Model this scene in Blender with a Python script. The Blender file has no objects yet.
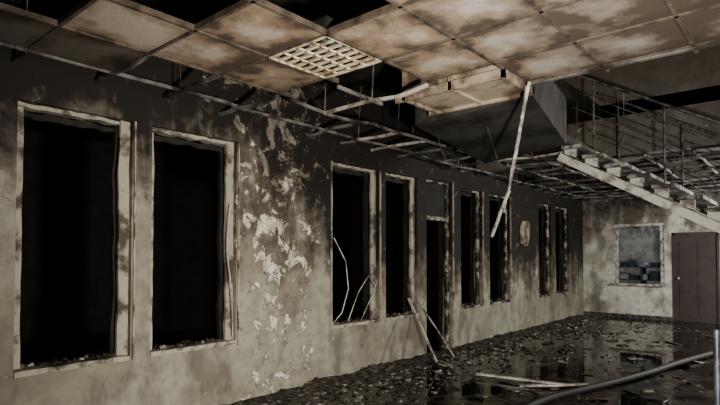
import bpy, bmesh, math, random
from mathutils import Vector, Matrix, noise
random.seed(7)
S=bpy.context.scene
def link(o):
    S.collection.objects.link(o); return o
# ---------------- node helpers
class M:
    def __init__(s,name,rough=0.8,metal=0.0):
        s.m=bpy.data.materials.new(name); s.m.use_nodes=True
        s.nt=s.m.node_tree; s.b=s.nt.nodes['Principled BSDF']
        s.b.inputs['Roughness'].default_value=rough; s.b.inputs['Metallic'].default_value=metal
        s.tc=s.nt.nodes.new('ShaderNodeTexCoord'); s.o=s.tc.outputs['Object']
        sp=s.nt.nodes.new('ShaderNodeSeparateXYZ'); s.nt.links.new(s.o,sp.inputs[0])
        s.x,s.y,s.z=sp.outputs
    def set(s,inp,v):
        if isinstance(v,bpy.types.NodeSocket): s.nt.links.new(v,inp)
        else:
            try: inp.default_value=v
            except Exception: inp.default_value=(v[0],v[1],v[2],1)
    def noise(s,scale,detail=6,rough=.6,vec=None,dist=0):
        n=s.nt.nodes.new('ShaderNodeTexNoise'); n.inputs['Scale'].default_value=scale
        n.inputs['Detail'].default_value=detail; n.inputs['Roughness'].default_value=rough
        n.inputs['Distortion'].default_value=dist
        s.nt.links.new(vec or s.o,n.inputs['Vector']); return n.outputs['Fac']
    def scl(s,v,off=(0,0,0)):
        n=s.nt.nodes.new('ShaderNodeMapping'); n.inputs['Scale'].default_value=v; n.inputs['Location'].default_value=off
        s.nt.links.new(s.o,n.inputs[0]); return n.outputs[0]
    def ma(s,op,a,b=0.0,c=None):
        n=s.nt.nodes.new('ShaderNodeMath'); n.operation=op
        s.set(n.inputs[0],a); s.set(n.inputs[1],b)
        if c is not None: s.set(n.inputs[2],c)
        return n.outputs[0]
    def mr(s,v,a,b,c=0.0,d=1.0,smooth=True):
        n=s.nt.nodes.new('ShaderNodeMapRange'); n.interpolation_type='SMOOTHSTEP' if smooth else 'LINEAR'
        s.set(n.inputs[0],v); s.set(n.inputs[1],a); s.set(n.inputs[2],b); s.set(n.inputs[3],c); s.set(n.inputs[4],d)
        return n.outputs[0]
    def mix(s,f,a,b):
        n=s.nt.nodes.new('ShaderNodeMix'); n.data_type='RGBA'
        s.set(n.inputs[0],f); s.set(n.inputs[6],a if isinstance(a,bpy.types.NodeSocket) else (*a,1)); s.set(n.inputs[7],b if isinstance(b,bpy.types.NodeSocket) else (*b,1))
        return n.outputs[2]
    def bump(s,h,strength=.5,dist=.02):
        n=s.nt.nodes.new('ShaderNodeBump'); n.inputs['Strength'].default_value=strength; n.inputs['Distance'].default_value=dist
        s.nt.links.new(h,n.inputs['Height']); s.nt.links.new(n.outputs[0],s.b.inputs['Normal'])
    def col(s,c): s.set(s.b.inputs['Base Color'],c if isinstance(c,bpy.types.NodeSocket) else (*c,1))
    def rough(s,c): s.set(s.b.inputs['Roughness'],c)

def wallmat(name,z0,z1,ysoot,peel=None,base=(.27,.262,.215),soot=(.011,.0085,.007)):
    m=M(name,.8)
    n1=m.noise(.9,6,.55); n2=m.noise(7,8,.6); n4=m.noise(4.6,10,.72,dist=.5)
    st=m.noise(3.0,6,.6,vec=m.scl((1,1,.15)))
    zz=m.ma('ADD',m.z,m.ma('MULTIPLY',m.ma('SUBTRACT',n1,.5),1.6))
    zz=m.ma('ADD',zz,m.ma('MULTIPLY',m.ma('SUBTRACT',st,.5),2.0))
    zz=m.ma('ADD',zz,m.ma('MULTIPLY',m.ma('SUBTRACT',n2,.5),1.1))
    if ysoot: zz=m.ma('ADD',zz,m.mr(m.y,ysoot[0],ysoot[1],0,ysoot[2]))
    f=m.mr(zz,z0,z1)
    b=m.mix(m.mr(n2,.35,.7),base,tuple(c*.68 for c in base))
    b=m.mix(m.mr(n1,.46,.62,0,.55),b,(.14,.12,.09))
    dk=m.noise(2.3,8,.62,vec=m.scl((1,1,.5),(2,4,6)))
    b=m.mix(m.mr(dk,.48,.66,0,.7),b,(.085,.073,.057))
    c=m.mix(f,b,soot)
    mid=m.ma('MULTIPLY',m.ma('MULTIPLY',f,m.ma('SUBTRACT',1,f)),1.8)
    c=m.mix(mid,c,(.07,.05,.034))
    h=m.ma('MULTIPLY',n2,.2)
    if peel:
        py,pw,thr=peel
        d=m.mr(m.ma('ABSOLUTE',m.ma('SUBTRACT',m.y,py)),0,pw,.115,0)
        d2=m.mr(m.z,.4,1.9,-.01,.02)
        a=m.ma('ADD',m.ma('ADD',n4,d),d2)
        pk=m.mr(a,thr,thr+.012)
        rim=m.mr(a,thr-.04,thr,0,1)
        c=m.mix(m.ma('MULTIPLY',rim,.6),c,(.08,.063,.045))
        pc=m.mix(m.mr(n2,.35,.65),(.62,.59,.52),(.32,.295,.25))
        c=m.mix(m.ma('MULTIPLY',pk,m.mr(f,.3,1,.9,.25)),c,pc)
        h=m.ma('ADD',h,m.ma('MULTIPLY',pk,-1))
    ch=m.mr(m.noise(5,6,.72,vec=m.scl((1,1,1),(5,3,1))),.665,.68)
    c=m.mix(m.ma('MULTIPLY',ch,.6),c,(.46,.44,.38))
    cr=m.mr(m.noise(4,8,.7,vec=m.scl((1,1,1),(9,7,2))),.64,.68)
    c=m.mix(m.ma('MULTIPLY',cr,.7),c,(.035,.028,.022))
    m.col(c); m.bump(h,.7,.015); return m.m

MW=wallmat('sooty_plaster_left',1.95,2.8,(3.4,5.2,1.2),(3.85,1.15,.65))
MF=wallmat('sooty_plaster_far',2.1,3.3,None,(100,1,.68),base=(.55,.54,.49))
MR=wallmat('sooty_plaster_right',1.2,2.8,None,(100,1,.7))
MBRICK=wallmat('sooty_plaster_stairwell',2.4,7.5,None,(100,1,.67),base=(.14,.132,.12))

def simple(name,a,b,scale=8,rough=.8,metal=0,lo=.4,hi=.6,bs=.4,bd=.01):
    m=M(name,rough,metal); n=m.noise(scale,8,.65)
    m.col(m.mix(m.mr(n,lo,hi),a,b)); m.bump(n,bs,bd); return m.m
MCHAR=simple('charred_surface',(.010,.009,.008),(.02,.018,.016),5)
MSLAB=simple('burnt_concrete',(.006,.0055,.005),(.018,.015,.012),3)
MFRAME=simple('ash_frame',(.31,.29,.24),(.07,.058,.045),4,lo=.47,hi=.62)
MFRAME2=simple('charred_frame',(.26,.24,.2),(.018,.015,.012),6,lo=.42,hi=.54)
MBAR=simple('ceiling_bar_metal',(.12,.095,.075),(.04,.032,.025),6,.6,.1,lo=.4,hi=.65)
MBARB=simple('burnt_bar_metal',(.16,.155,.145),(.025,.022,.02),3,.6,.1,lo=.42,hi=.6)
MWHITE=simple('pale_ash_metal',(.45,.43,.39),(.14,.125,.105),7,.6,.1,lo=.42,hi=.62)
MSTAIR=simple('stair_concrete',(.46,.45,.41),(.14,.125,.105),5,.8,lo=.45,hi=.62)
MTREAD=simple('sooty_tread_concrete',(.28,.27,.25),(.04,.036,.032),5,.8,lo=.4,hi=.56)
MRAIL=simple('soot_steel',(.13,.125,.12),(.035,.032,.03),12,.45,.3)
MLAND=simple('sooted_soffit',(.045,.043,.041),(.014,.013,.012),2.5,.7)
MRUBL=simple('plaster_rubble',(.28,.255,.22),(.07,.06,.05),15)
MRUBD=simple('charred_rubble',(.05,.042,.035),(.012,.01,.009),15,.35)
MHOSE=simple('rubber_hose',(.012,.012,.012),(.007,.007,.007),30,.7)
MDOOR=simple('door_paint',(.055,.039,.036),(.035,.027,.026),4,.5,lo=.35,hi=.7,bs=.1)
MPIPE=simple('steel_blue_grey',(.05,.06,.07),(.02,.024,.028),8,.5,.4)
MCAB=simple('cabinet_grey',(.1,.12,.15),(.04,.05,.06),6,.5)
MBOX=simple('pale_box',(.5,.52,.54),(.2,.2,.2),6,.6)

def floor_m():
    m=M('wet_sooty_floor'); n1=m.noise(.7,8,.6); n2=m.noise(9,8,.7); n3=m.noise(2.2,10,.7)
    c=m.mix(m.mr(n3,.4,.62),(.016,.013,.01),(.085,.07,.052))
    c=m.mix(m.mr(m.noise(22,4,.7),.6,.66,0,.6),c,(.22,.19,.155))
    wet=m.mr(n1,.51,.62)
    c=m.mix(wet,(.012,.01,.008),c)
    m.col(c); m.rough(m.mr(wet,0,1,.03,.28)); 
    m.bump(m.ma('MULTIPLY',wet,n2),.4,.02); return m.m
MFLOOR=floor_m()
def tile_m(name,bright=1.0):
    m=M(name,.9)
    fx=m.ma('ABSOLUTE',m.ma('SUBTRACT',m.ma('FRACT',m.ma('DIVIDE',m.ma('SUBTRACT',m.x,-2.7),.6)),.5))
    fy=m.ma('ABSOLUTE',m.ma('SUBTRACT',m.ma('FRACT',m.ma('DIVIDE',m.ma('SUBTRACT',m.y,-3.55),.6)),.5))
    e=m.ma('MAXIMUM',fx,fy); n=m.noise(3.0,9,.62); n2=m.noise(.9,4,.6); n3=m.noise(45,3,.6)
    a=m.ma('ADD',m.ma('MULTIPLY',e,.95),m.ma('MULTIPLY',m.ma('SUBTRACT',n,.5),1.4))
    a=m.ma('ADD',a,m.ma('MULTIPLY',m.ma('SUBTRACT',n2,.5),1.6))
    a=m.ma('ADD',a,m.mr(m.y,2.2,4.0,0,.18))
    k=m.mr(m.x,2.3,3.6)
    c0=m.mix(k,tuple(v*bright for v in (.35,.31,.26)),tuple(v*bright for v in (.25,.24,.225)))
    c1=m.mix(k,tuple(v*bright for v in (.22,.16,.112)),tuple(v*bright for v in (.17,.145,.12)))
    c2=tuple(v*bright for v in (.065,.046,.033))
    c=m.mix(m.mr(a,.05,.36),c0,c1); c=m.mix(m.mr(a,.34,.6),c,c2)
    c=m.mix(m.mr(n3,.5,.75,0,.3),c,(.07,.055,.04))
    m.col(c); m.bump(n3,.2,.004); return m.m
MTILE=tile_m('stained_ceiling_tile'); MTILE2=tile_m('burnt_ceiling_tile',.3)

# ---------------- mesh helpers
def mk(name,bm,mat,parent=None,smooth=False):
    me=bpy.data.meshes.new(name); bm.to_mesh(me); bm.free()
    o=bpy.data.objects.new(name,me)
    for mm in (mat if isinstance(mat,(list,tuple)) else [mat]): me.materials.append(mm)
    if smooth:
        for p in me.polygons: p.use_smooth=True
    link(o)
    if parent: o.parent=parent
    return o
def empty(name):
    e=bpy.data.objects.new(name,None); link(e); return e
def box(bm,x0,x1,y0,y1,z0,z1,mi=0,mat=None):
    vs=[bm.verts.new(Vector((x,y,z))) for x in (x0,x1) for y in (y0,y1) for z in (z0,z1)]
    if mat is not None:
        for v in vs: v.co=mat@v.co
    fs=[(0,1,3,2),(4,6,7,5),(0,4,5,1),(2,3,7,6),(0,2,6,4),(1,5,7,3)]
    for f in fs:
        fc=bm.faces.new([vs[i] for i in f]); fc.material_index=mi
    return vs
def wall_holes(name,axis,t0,t1,a0,a1,z0,z1,holes,mat):
    bm=bmesh.new()
    A=sorted({a0,a1,*[h[0] for h in holes],*[h[1] for h in holes]}); Z=sorted({z0,z1,*[h[2] for h in holes],*[h[3] for h in holes]})
    for i in range(len(A)-1):
        for k in range(len(Z)-1):
            ca=(A[i]+A[i+1])/2; cz=(Z[k]+Z[k+1])/2
            if any(h[0]<ca<h[1] and h[2]<cz<h[3] for h in holes): continue
            if axis=='y': box(bm,t0,t1,A[i],A[i+1],Z[k],Z[k+1])
            else: box(bm,A[i],A[i+1],t0,t1,Z[k],Z[k+1])
    bmesh.ops.remove_doubles(bm,verts=bm.verts,dist=1e-5)
    bm.verts.index_update()
    seen={}
    for f in bm.faces: seen.setdefault(frozenset(v.index for v in f.verts),[]).append(f)
    kill=[f for l in seen.values() if len(l)>1 for f in l]
    if kill: bmesh.ops.delete(bm,geom=kill,context='FACES_ONLY')
    bmesh.ops.recalc_face_normals(bm,faces=bm.faces)
    return mk(name,bm,mat)
def strip(bm,p0,p1,w,d,n=12,jit=.01,seed=0,sag=0,mi=0):
    p0=Vector(p0);p1=Vector(p1); t=(p1-p0).normalized()
    up=Vector((0,0,1)) if abs(t.z)<.9 else Vector((1,0,0))
    s=t.cross(up).normalized(); u=s.cross(t).normalized()
    prev=None
    for i in range(n+1):
        f=i/n; c=p0.lerp(p1,f)-Vector((0,0,sag*math.sin(math.pi*f)))
        j=lambda k:(noise.noise(Vector((f*9+seed*3.1,k*7.7,seed*1.3)))*jit*2)
        ring=[bm.verts.new(c+s*(a*w/2+j(a+1)*1)+u*(b*d/2+j(b+5))) for a,b in ((-1,-1),(1,-1),(1,1),(-1,1))]
        if prev:
            for q in range(4):
                fc=bm.faces.new((prev[q],prev[(q+1)%4],ring[(q+1)%4],ring[q])); fc.material_index=mi
        else: bm.faces.new(ring[::-1]).material_index=mi
        prev=ring
    bm.faces.new(prev).material_index=mi
def curve(name,pts,r,mat,parent=None,typ='NURBS'):
    cu=bpy.data.curves.new(name,'CURVE'); cu.dimensions='3D'; cu.bevel_depth=r; cu.bevel_resolution=3; cu.use_fill_caps=True
    sp=cu.splines.new(typ); sp.points.add(len(pts)-1)
    for p,q in zip(sp.points,pts): p.co=(*q,1)
    if typ=='NURBS': sp.use_endpoint_u=True; sp.order_u=3
    cu.materials.append(mat); o=bpy.data.objects.new(name,cu); link(o)
    if parent: o.parent=parent
    return o

CZ=2.98; XR=7.6; YF=14.1; YB=-2.5; SL=3.6
# ---------------- shell
bm=bmesh.new(); box(bm,-5.3,XR,YB,18,-.15,0); mk('floor',bm,MFLOOR)
PH=[(1.29,2.17,.62,2.70),(2.35,3.27,.62,2.70),(4.70,5.62,.62,2.70),(5.78,6.55,.62,2.70),(6.80,7.55,0,2.72),(7.85,8.6,.62,2.68),(8.9,9.74,.62,2.68),(11.2,11.9,.62,2.68),(12.2,13.06,.62,2.68)]
wall_holes('wall_left','y',-.25,0,YB,YF,0,SL,PH,MW)
wall_holes('wall_far','x',YF,YF+.2,-.25,XR,0,SL,[(.75,1.85,.82,2.30),(2.02,2.94,0,2.05)],MF)
bm=bmesh.new(); box(bm,XR,XR+.2,YB,YF+.2,0,6.2); mk('wall_right',bm,MR)
bm=bmesh.new(); box(bm,-.25,XR,YB-.2,YB,0,SL); mk('wall_back',bm,MR)
bm=bmesh.new()
box(bm,-5.3,-.25,YB-.2,YB,0,SL); box(bm,-5.3,-.25,YF+.0,YF+.2,0,SL); 
mk('wall_side_room',bm,MCHAR)
wall_holes('wall_side_room_outer','y',-5.5,-5.3,YB-.2,YF+.2,0,SL,[(12.6,12.85,1.35,2.0)],MCHAR)
bm=bmesh.new(); box(bm,0-.25,XR,17.8,18,0,SL); box(bm,-.45,-.25,YF+.2,18,0,SL); box(bm,XR,XR+.2,YF+.2,18,0,SL); mk('wall_rear_room',bm,MF)
bm=bmesh.new()
box(bm,-5.5,2.1,YB,18,SL,SL+.2); box(bm,2.1,XR,YB,4.3,SL,SL+.2); box(bm,2.1,XR,8.4,18,SL,SL+.2)
box(bm,-.25,XR+.2,3.5,9,6.2,6.4)
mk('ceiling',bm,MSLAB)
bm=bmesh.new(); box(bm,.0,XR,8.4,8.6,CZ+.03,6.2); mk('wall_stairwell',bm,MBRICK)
bm=bmesh.new(); box(bm,-.25,0,3.5,8.6,SL+.2,6.2); box(bm,-.25,XR,3.3,3.5,SL+.2,6.2); mk('wall_upper_floor',bm,MSLAB)

# ---------------- suspended ceiling
xs=[0.3+.6*i for i in range(13)]; ys=[-2.35+.6*j for j in range(28)]
def intact(x,y):
    if 2.7-.01<=x and y<4.2: return True
    if 2.1-.01<=x and y<3.6: return True
    if .9-.01<=x and y<3.0: return True
    return False
missing={(1.5,1.25),(.9,.65),(.3,.05),(2.1,1.85)}
bm=bmesh.new(); bm2=bmesh.new()
def tilt_box(b,x,y,z,tx,ty,s=.6,th=.015,yaw=0,mi=0):
    mat=Matrix.Translation((x+s/2,y+s/2,z))@Matrix.Rotation(yaw,4,'Z')@Matrix.Rotation(tx,4,'X')@Matrix.Rotation(ty,4,'Y')
    box(b,-s/2+.004,s/2-.004,-s/2+.004,s/2-.004,0,th,mi,mat)
for x in xs[:-1]:
    for y in ys:
        if y+.6>YF: continue
        k=(round(x,2),round(y,2))
        if abs(k[0]-1.5)<.02 and abs(k[1]-2.45)<.02: continue
        if intact(x,y):
            if any(abs(k[0]-a)<.02 and abs(k[1]-c)<.02 for a,c in missing): continue
            tilt_box(bm,x,y,CZ+.004,random.uniform(-.004,.004),random.uniform(-.004,.004))
        elif y>8.4 and (x>=2.0) and random.random()<.7:
            tilt_box(bm2,x,y,CZ+.004,random.uniform(-.02,.02),random.uniform(-.02,.02))
        elif y>10 and x<2.0 and random.random()<.35:
            tilt_box(bm2,x,y,CZ+.004,0,0)
        elif x<.85 and y<2.9 and random.random()<.35:
            tilt_box(bm2,x,y,CZ+.004,random.uniform(-.01,.03),0)
mk('ceiling_tiles',bm,MTILE); mk('burnt_ceiling_tiles',bm2,MTILE2)
bm=bmesh.new(); bmb=bmesh.new()
def zoff(x,y):
    return -.02-abs(noise.noise(Vector((x*.9,y*.9,2.2))))*.08 if not intact(x-.05,y-.05) and y>3.0 else 0
def inopen(x,y): return x>2.72 and 4.3<y<8.4 
def inbox(x,y): return (1.15<x<2.75 and 3.7<y<6.4)
for x in xs:
    y=YB
    while y<YF-.01:
        y2=min(y+.3,YF); ym=(y+y2)/2
        if not (inopen(x,ym)) and not inbox(x,ym) and not (2.1<x<2.75 and 4.9<ym<8.4):
            ok=intact(x-.3,ym-.3) or intact(x,ym-.3)
            if ok: box(bm,x-.012,x+.012,y,y2,CZ-.008,CZ+.03)
            elif random.random()<.95:
                strip(bmb,(x,y,CZ+zoff(x,y)),(x,y2,CZ+zoff(x,y2)),.024,.03,2,.002,int(x*10))
        y=y2
for y in ys:
    for i in range(-1,len(xs)-1):
        x=xs[i] if i>=0 else 0.01; x2=xs[i+1]; xm=(x+x2)/2
        if inopen(xm,y) or inbox(xm,y) or (xm>2.1 and 4.9<y<8.4): continue
        if intact(xm-.3,y-.3) or intact(xm-.3,y-.65): box(bm,x,x2,y-.012,y+.012,CZ-.008,CZ+.03)
        elif random.random()<.86:
            strip(bmb,(x,y,CZ+zoff(x,y)),(x2,y,CZ+zoff(x2,y)),.028,.03,4,.003,int(y*10+x*3),sag=random.choice((0,0,.01,.03)),mi=1 if (3.6<y<8 and random.random()<.4) else 0)
for x in xs[:5]:
    for y in ys[::2]:
        if intact(x,y) or y>13.5 or inbox(x,y): continue
        strip(bmb,(x,y,CZ-.03),(x+random.uniform(-.05,.05),y,SL),.008,.008,3,.002,int(x*9+y))
mk('ceiling_grid',bm,MBAR); mk('burnt_ceiling_grid',bmb,[MBARB,MWHITE])
bm=bmesh.new(); box(bm,2.7,XR,4.25,4.29,CZ-.02,CZ+.1); mk('trim_1',bm,MBARB)
bm=bmesh.new(); box(bm,2.1,XR,4.32,4.36,CZ+.15,SL+.3); mk('trim_2',bm,MSLAB)

# louvre light
L=empty('ceiling_louvre_light')
ML=simple('louvre_dull_white',(.6,.52,.37),(.26,.19,.115),6,.4,lo=.45,hi=.66)
bm=bmesh.new()
x0,x1,y0,y1=1.51,2.09,2.46,3.04
for i in range(5):
    t=i/4; box(bm,x0+(x1-x0)*t-.007,x0+(x1-x0)*t+.007,y0,y1,CZ-.012,CZ+.0)
for i in range(8):
    t=i/7; yy=y0+(y1-y0)*t
    box(bm,x0,x1,yy-.011,yy+.011,CZ-.012,CZ-.004)
    box(bm,x0,x1,yy-.003,yy+.003,CZ-.004,CZ+.008)
mk('louvre',bm,ML,L)
bm=bmesh.new(); box(bm,x0-.005,x1+.005,y0-.005,y1+.005,CZ+.12,CZ+.13); box(bm,x0-.01,x0,y0,y1,CZ-.01,CZ+.12); box(bm,x1,x1+.01,y0,y1,CZ-.01,CZ+.12)
box(bm,x0,x1,y0-.01,y0,CZ-.01,CZ+.12); box(bm,x0,x1,y1,y1+.01,CZ-.01,CZ+.12)
mk('housing',bm,MCHAR,L)
bm=bmesh.new()
for i in range(4):
    bmesh.ops.create_cone(bm,cap_ends=True,segments=12,radius1=.013,radius2=.013,depth=.56,matrix=Matrix.Translation((x0+.072+.145*i,2.75,CZ+.09))@Matrix.Rotation(math.pi/2,4,'X'))
mk('tubes',bm,MCAB,L,True)

bm=bmesh.new()
box(bm,1.72,2.66,3.86,4.42,2.95,3.2)
for yy in (3.84,4.40): box(bm,1.62,2.69,yy,yy+.03,2.92,3.0)
for xx in (1.70,2.18,2.66): box(bm,xx,xx+.03,3.84,4.43,2.925,3.22)
MDUCT=simple('heat_stained_duct',(.36,.3,.23),(.1,.07,.05),2.5,.6,.1,lo=.42,hi=.62)
mk('ventilation_duct',bm,MDUCT)
# stair
ST=empty('staircase')
bm=bmesh.new()
v=[(1.4,4.48,2.87),(2.66,4.48,2.93),(2.42,6.0,2.78),(1.3,6.2,2.72)]
lo=[bm.verts.new(p) for p in v]; hi=[bm.verts.new((p[0],p[1],3.3)) for p in v]
bm.faces.new(lo); bm.faces.new(hi[::-1])
for i in range(4): bm.faces.new((lo[i],hi[i],hi[(i+1)%4],lo[(i+1)%4]))
bmesh.ops.recalc_face_normals(bm,faces=bm.faces)
mk('bulkhead_box',bm,MLAND)
bm=bmesh.new(); box(bm,1.0,2.02,6.45,8.39,3.02,3.16); mk('landing_slab',bm,MLAND,ST)
run,rise,n=.265,.153,20
bm=bmesh.new(); bs=bmesh.new()
X0,Z0=2.02,3.13
for i in range(n):
    x=X0+i*run; z=Z0-(i+1)*rise
    if z<.1: break
    box(bm,x-.02,x+run-.03,7.0,8.2,z-.045,z)
    for y in (7.06,8.06):
        a=[(x,z-.045),(x+run-.12,z-.045),(x+run-.12,z-.075-rise*.6),(x,z-.10)]
        A=[bs.verts.new((p[0],y,p[1])) for p in a]; B=[bs.verts.new((p[0],y+.06,p[1])) for p in a]
        bs.faces.new(A); bs.faces.new(B[::-1])
        for q in range(4): bs.faces.new((A[q],B[q],B[(q+1)%4],A[(q+1)%4]))
mk('treads',bm,MTREAD,ST)
ang=math.atan2(rise,run); Ls=(Z0-.1)/math.sin(ang)
for y in (7.05,8.05):
    m4=Matrix.Translation((X0-.05,y,Z0-rise-.08))@Matrix.Rotation(ang,4,'Y')
    box(bs,0,Ls-.4,0,.08,-.10,0,0,m4)
bmesh.ops.recalc_face_normals(bs,faces=bs.faces)
mk('stringers',bs,MSTAIR,ST)
for yy in (7.03,8.17):
    for k,i in enumerate(range(1,19,3)):
        x=X0+.12+i*run; z=Z0-(i+1)*rise
        curve('railing_post_%d'%k,[(x,yy,z-.03),(x,yy,z+.95)],.013,MRAIL,ST,typ='POLY')
    for hgt_,r in ((.95,.018),(.72,.008),(.5,.008),(.28,.008)):
        curve('rail',[(X0+.12,yy,Z0-rise+hgt_),(X0+.12+18*run,yy,Z0-19*rise+hgt_)],r,MRAIL,ST,typ='POLY')
curve('rail_upper',[(X0+.12,7.03,Z0-rise+.95),(X0-.7,7.03,Z0+.9)],.018,MRAIL,ST,typ='POLY')

# ---------------- window frames
for n,(a,b,z0,z1) in enumerate(PH):
    isdoor=z0==0
    w=empty('door_1' if isdoor else 'window_%d'%(n+1 if n<4 else n))
    mt=MFRAME if n<4 else MFRAME2
    bm=bmesh.new(); x=-.11
    fw=.035
    strip(bm,(x,a+fw/2,z0),(x,a+fw/2,z1),.1,fw,30,.004,n*5+1)
    strip(bm,(x+.04,b-fw/2,z0),(x+.04,b-fw/2,z1),.14,fw,30,.006,n*5+2)
    strip(bm,(x,a,z1-fw/2),(x,b,z1-fw/2),.1,fw,16,.01,n*5+3)
    if not isdoor: strip(bm,(x+.03,a,z0+.02),(x+.03,b,z0+.02),.2,.04,16,.005,n*5+4)
    else: strip(bm,(x,a,2.12),(x,b,2.12),.1,.06,10,.006,n*5+4)
    mk('frame',bm,mt,w)
    bm=bmesh.new()
    strip(bm,(-.17,b-.07,z0+.04),(-.17,b-.07,z1-.04),.05,.05,26,.012,n*7+2)
    strip(bm,(-.17,a+.06,z1-.07),(-.17,b-.05,z1-.07),.05,.05,16,.014,n*7+3)
    mk('charred_sash',bm,MCHAR,w)
    if isdoor:
        bm=bmesh.new(); box(bm,-.12,-.08,a+.05,b-.05,2.14,2.68); mk('transom_panel',bm,MCHAR,w)
        bm=bmesh.new()
        m4=Matrix.Translation((-.1,a+.06,0))@Matrix.Rotation(math.radians(70),4,'Z'); box(bm,0,.04,0,.62,.01,2.08,0,m4)
        for zz in (.3,1.15): box(bm,.04,.05,.1,.52,zz,zz+.7,0,m4)
        mk('door_leaf',bm,MCHAR,w)
    else:
        bm=bmesh.new()
        for q in range(40):
            y=random.uniform(a+.05,b-.05); s=random.uniform(.01,.028)
            m4=Matrix.Translation((random.uniform(-.2,-.06),y,z0+.04+s*.3))@Matrix.Rotation(random.uniform(0,3),4,(random.random(),random.random(),1))
            box(bm,-s,s,-s*.6,s*.6,-s*.4,s*.4,random.choice((0,0,0,0,1)),m4)
        mk('sill_debris',bm,[MRUBD,MRUBL],w)
bm=bmesh.new()
for y,z0,z1,s in ((3.29,.6,2.72,1),(2.19,.62,2.7,2),(5.645,.62,2.7,3),(4.68,.62,2.7,4),(7.58,0,2.75,8),(8.62,.62,2.68,6),(9.76,.62,2.68,7)):
    strip(bm,(.009,y,z0),(.009,y,z1),.014,.022,40,.003,s*11)
mk('trim_3',bm,MFRAME)

# far window
W=empty('window_9'); bm=bmesh.new()
for s,(p0,p1) in enumerate((((.78,YF+.05,.82),(.78,YF+.05,2.3)),((1.82,YF+.05,.82),(1.82,YF+.05,2.3)))): strip(bm,p0,p1,.07,.1,8,.003,s)
strip(bm,(.75,YF+.05,2.27),(1.85,YF+.05,2.27),.1,.06,8,.003,4); strip(bm,(.72,YF-.01,.82),(1.88,YF-.01,.82),.16,.05,8,.003,5)
mk('frame',bm,MWHITE,W)
D=empty('door_2'); bm=bmesh.new()
box(bm,2.07,2.89,YF+.02,YF+.07,.01,2.0)
for (u,v) in ((.15,.95),(1.05,1.85)):
    for s in ((2.15,2.45),(2.52,2.82)): box(bm,s[0],s[1],YF+.005,YF+.03,u,v)
bmesh.ops.bevel(bm,geom=bm.edges,offset=.006,segments=1)
mk('door_leaf',bm,MDOOR,D)
bm=bmesh.new(); box(bm,2.02,2.07,YF-.02,YF+.12,0,2.05); box(bm,2.89,2.94,YF-.02,YF+.12,0,2.05); box(bm,2.02,2.94,YF-.02,YF+.12,2.0,2.06); mk('frame',bm,MDOOR,D)
bm=bmesh.new(); bmesh.ops.create_uvsphere(bm,u_segments=12,v_segments=8,radius=.03,matrix=Matrix.Translation((2.14,YF-.04,1.0))); box(bm,2.13,2.15,YF-.04,YF+.02,.99,1.01); mk('handle',bm,MWHITE,D)
C=empty('storage_shelf'); bm=bmesh.new()
for z in (.4,.85,1.2): box(bm,.1,1.9,15.6,16.1,z,z+.03)
for x in (.1,1.0,1.86): box(bm,x,x+.04,15.6,16.1,0,1.22)
mk('rack',bm,MCAB,C)
bm=bmesh.new()
for z,hm in ((.43,.35),(.88,.28),(1.23,.3)):
    x=.2
    while x<1.6:
        w=random.uniform(.08,.25); h=random.uniform(.08,hm); box(bm,x,x+w,15.65,15.95,z,z+h,random.choice((0,0,1))); x+=w+random.uniform(.03,.15)
mk('boxes',bm,[MBOX,MCAB],C)
bm=bmesh.new(); box(bm,.0,2.02,YF-.02,YF,0,.09); box(bm,2.94,XR,YF-.02,YF,0,.09); mk('baseboard_far',bm,MRAIL)
# detached slab of plaster hanging from the wall
bm=bmesh.new()
cv=[]
for i in range(18):
    t=i/18*math.tau; r=1+.18*noise.noise(Vector((math.cos(t)*2,math.sin(t)*2,1)))*2
    cv.append((10.4+.25*r*math.cos(t),1.98+.27*r*math.sin(t)))
A=[bm.verts.new((.03+.05*max(0,z-1.98),y,z)) for y,z in cv]; B=[bm.verts.new((.008,y,z)) for y,z in cv]
bm.faces.new(A); bm.faces.new(B[::-1])
for i in range(18): bm.faces.new((A[i],B[i],B[(i+1)%18],A[(i+1)%18]))
mk('loose_plaster_slab',bm,simple('brown_plaster',(.26,.22,.16),(.07,.055,.04),6))

# ---------------- hanging / fallen parts
H=empty('hanging_ceiling_bar')
bm=bmesh.new()
strip(bm,(2.74,4.20,2.97),(2.3,4.75,2.15),.026,.022,8,.003,3)
strip(bm,(2.3,4.75,2.15),(2.02,4.95,1.72),.026,.022,6,.003,4)
strip(bm,(2.71,4.22,2.95),(2.2,4.85,1.95),.01,.016,8,.003,5)
mk('bar',bm,MWHITE,H)
B=empty('loose_wires')
curve('wire_1',[(2.0,4.9,2.85),(2.1,4.9,2.5),(2.25,4.8,2.3),(2.3,4.75,2.2)],.004,MRAIL,B)
curve('wire_2',[(1.1,5.4,2.95),(1.15,5.5,2.6),(1.2,5.6,2.7),(1.1,5.9,2.95)],.004,MRAIL,B)
F=empty('fallen_window_strips')
curve('strip_1',[(-.05,4.78,1.75),(.0,4.95,1.45),(.0,5.0,1.1),(-.02,4.9,.8),(-.05,4.75,.66)],.008,MWHITE,F,'POLY')
curve('strip_2',[(-.05,5.05,.68),(.0,5.2,1.05),(.02,5.38,1.26),(0,5.55,1.1)],.007,MWHITE,F,'POLY')
curve('strip_3',[(-.05,5.3,.66),(.0,5.45,.95),(.0,5.6,1.2)],.006,MWHITE,F,'POLY')
curve('strip_4',[(.02,3.18,2.05),(.03,3.12,1.6),(.03,3.2,1.2),(.02,3.22,.7)],.006,MWHITE,F)
bm=bmesh.new(); strip(bm,(.05,6.25,.9),(.62,6.1,.08),.035,.02,8,.004,2); strip(bm,(.05,6.5,.85),(.6,6.6,.08),.018,.018,8,.004,6); mk('leaning_batten',bm,MFRAME)
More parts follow.
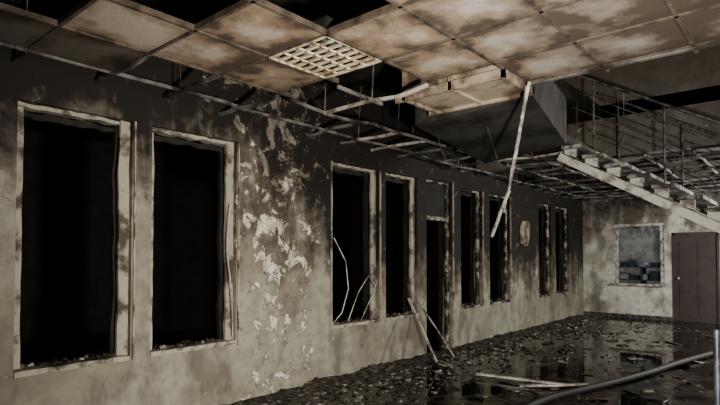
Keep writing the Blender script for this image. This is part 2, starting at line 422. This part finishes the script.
bm=bmesh.new(); strip(bm,(1.3,5.95,.05),(2.35,6.1,.05),.06,.02,8,.004,2); strip(bm,(1.95,5.75,.04),(2.55,6.35,.04),.05,.02,8,.004,9)
mk('fallen_battens',bm,MWHITE)
curve('fire_hose',[(5.5,12.2,.04),(4.2,11.5,.04),(3.5,10.3,.04),(3.1,8.6,.04),(2.9,7.4,.04),(2.6,6.2,.04),(2.3,5.2,.04),(2.4,4.0,.04)],.038,MHOSE)
curve('fire_hose.001',[(5.6,11.2,.04),(4.3,10.3,.04),(3.6,9.2,.04),(3.6,7.8,.04),(3.9,6.6,.04),(4.4,5.5,.04)],.03,MHOSE)
P=empty('metal_post'); bm=bmesh.new()
bmesh.ops.create_cone(bm,cap_ends=True,segments=16,radius1=.018,radius2=.018,depth=1.08,matrix=Matrix.Translation((4.08,3.6,.56)))
bmesh.ops.create_cone(bm,cap_ends=True,segments=24,radius1=.14,radius2=.12,depth=.03,matrix=Matrix.Translation((4.08,3.6,.015)))
mk('pole',bm,MPIPE,P,False)

# ---------------- rubble
def chunk(b,x,y,s,flat,mi):
    m4=Matrix.Translation((x,y,s*flat*.5))@Matrix.Rotation(random.uniform(0,6.3),4,'Z')@Matrix.Rotation(random.uniform(-.3,.3),4,'X')
    vs=box(b,-s,s,-s*random.uniform(.4,1),s*random.uniform(.4,1),-s*flat*.5,s*flat*.5,mi,m4)
    for v in vs: v.co+=Vector([random.uniform(-.3,.3)*s for _ in range(2)]+[random.uniform(-.2,.2)*s*flat])
bm=bmesh.new()
for i in range(4600):
    y=random.uniform(2.5,13.9)
    x=abs(random.gauss(0,.9))+.08 if random.random()<.5 else random.uniform(.1,6)
    if x>6.5: continue
    if noise.noise(Vector((x*.9,y*.7,0)))<0 and random.random()<.88 and x>.6: continue
    s=random.uniform(.006,.028)*(1.3 if x<.9 else 1)
    chunk(bm,x+.05,y,s,random.choice((.2,.3,.6)),0 if random.random()<.28 else 1)
for i in range(80):
    chunk(bm,random.uniform(.25,4),random.uniform(4,12),random.uniform(.05,.12),.08,0 if random.random()<.3 else 1)
mk('floor_rubble',bm,[MRUBL,MRUBD])
bm=bmesh.new()
def hgt(x,y): 
    base=.12*math.exp(-(x/.3)**2)*(.4+.9*abs(noise.noise(Vector((y*.8,1,4)))) )
    return max(0,base*(.55+noise.noise(Vector((x*4,y*4,0)))*.6+noise.noise(Vector((x*13,y*13,3)))*.5))-.006
g={}
NX,NY=18,260
for i in range(NX+1):
    for j in range(NY+1):
        x=.006+.8*i/NX; y=3.0+10.8*j/NY; g[i,j]=bm.verts.new((x,y,hgt(x,y)))
for i in range(NX):
    for j in range(NY): bm.faces.new((g[i,j],g[i+1,j],g[i+1,j+1],g[i,j+1]))
mk('debris_mound',bm,simple('debris_mix',(.02,.017,.014),(.14,.12,.095),14,.7,lo=.45,hi=.68,bs=.9,bd=.03))

# ---------------- light
def point(name,loc,e,col,r=.15):
    l=bpy.data.lights.new(name,'POINT'); l.energy=e; l.color=col; l.shadow_soft_size=r
    o=bpy.data.objects.new(name,l); o.location=loc; link(o); return o
def spot(name,loc,tgt,e,col,ang,bl=.8,r=.15):
    l=bpy.data.lights.new(name,'SPOT'); l.energy=e; l.color=col; l.spot_size=math.radians(ang); l.spot_blend=bl; l.shadow_soft_size=r
    o=bpy.data.objects.new(name,l); o.location=loc; o.rotation_euler=(Vector(tgt)-Vector(loc)).to_track_quat('-Z','Y').to_euler(); link(o)
spot('torch_light',(4.9,1.0,1.25),(.9,5.0,1.9),1500,(1,.945,.84),120,1,.12)
point('work_light',(5.4,10.6,2.0),850,(1,.98,.92),.25)
point('stairwell_light',(5.6,5.4,4.6),110,(1,.94,.86),.2)
point('side_light',(5.2,0.2,1.6),32,(1,.93,.83))
point('rear_room_light',(3.5,15.2,2.9),150,(.78,.89,1),.3)
w=bpy.data.worlds.new('World'); S.world=w; w.use_nodes=True
w.node_tree.nodes['Background'].inputs[0].default_value=(.06,.12,.3,1); w.node_tree.nodes['Background'].inputs[1].default_value=.3
c=bpy.data.cameras.new('cam'); c.sensor_width=36; c.lens=26.25; c.shift_y=.055; c.clip_start=.05
o=bpy.data.objects.new('camera',c); o.location=(4.5,0,1.52); o.rotation_euler=(math.radians(91.5),0,math.radians(40.72)); link(o); S.camera=o
S.view_settings.view_transform='AgX'
try: S.view_settings.look='AgX - Medium High Contrast'
except Exception: pass
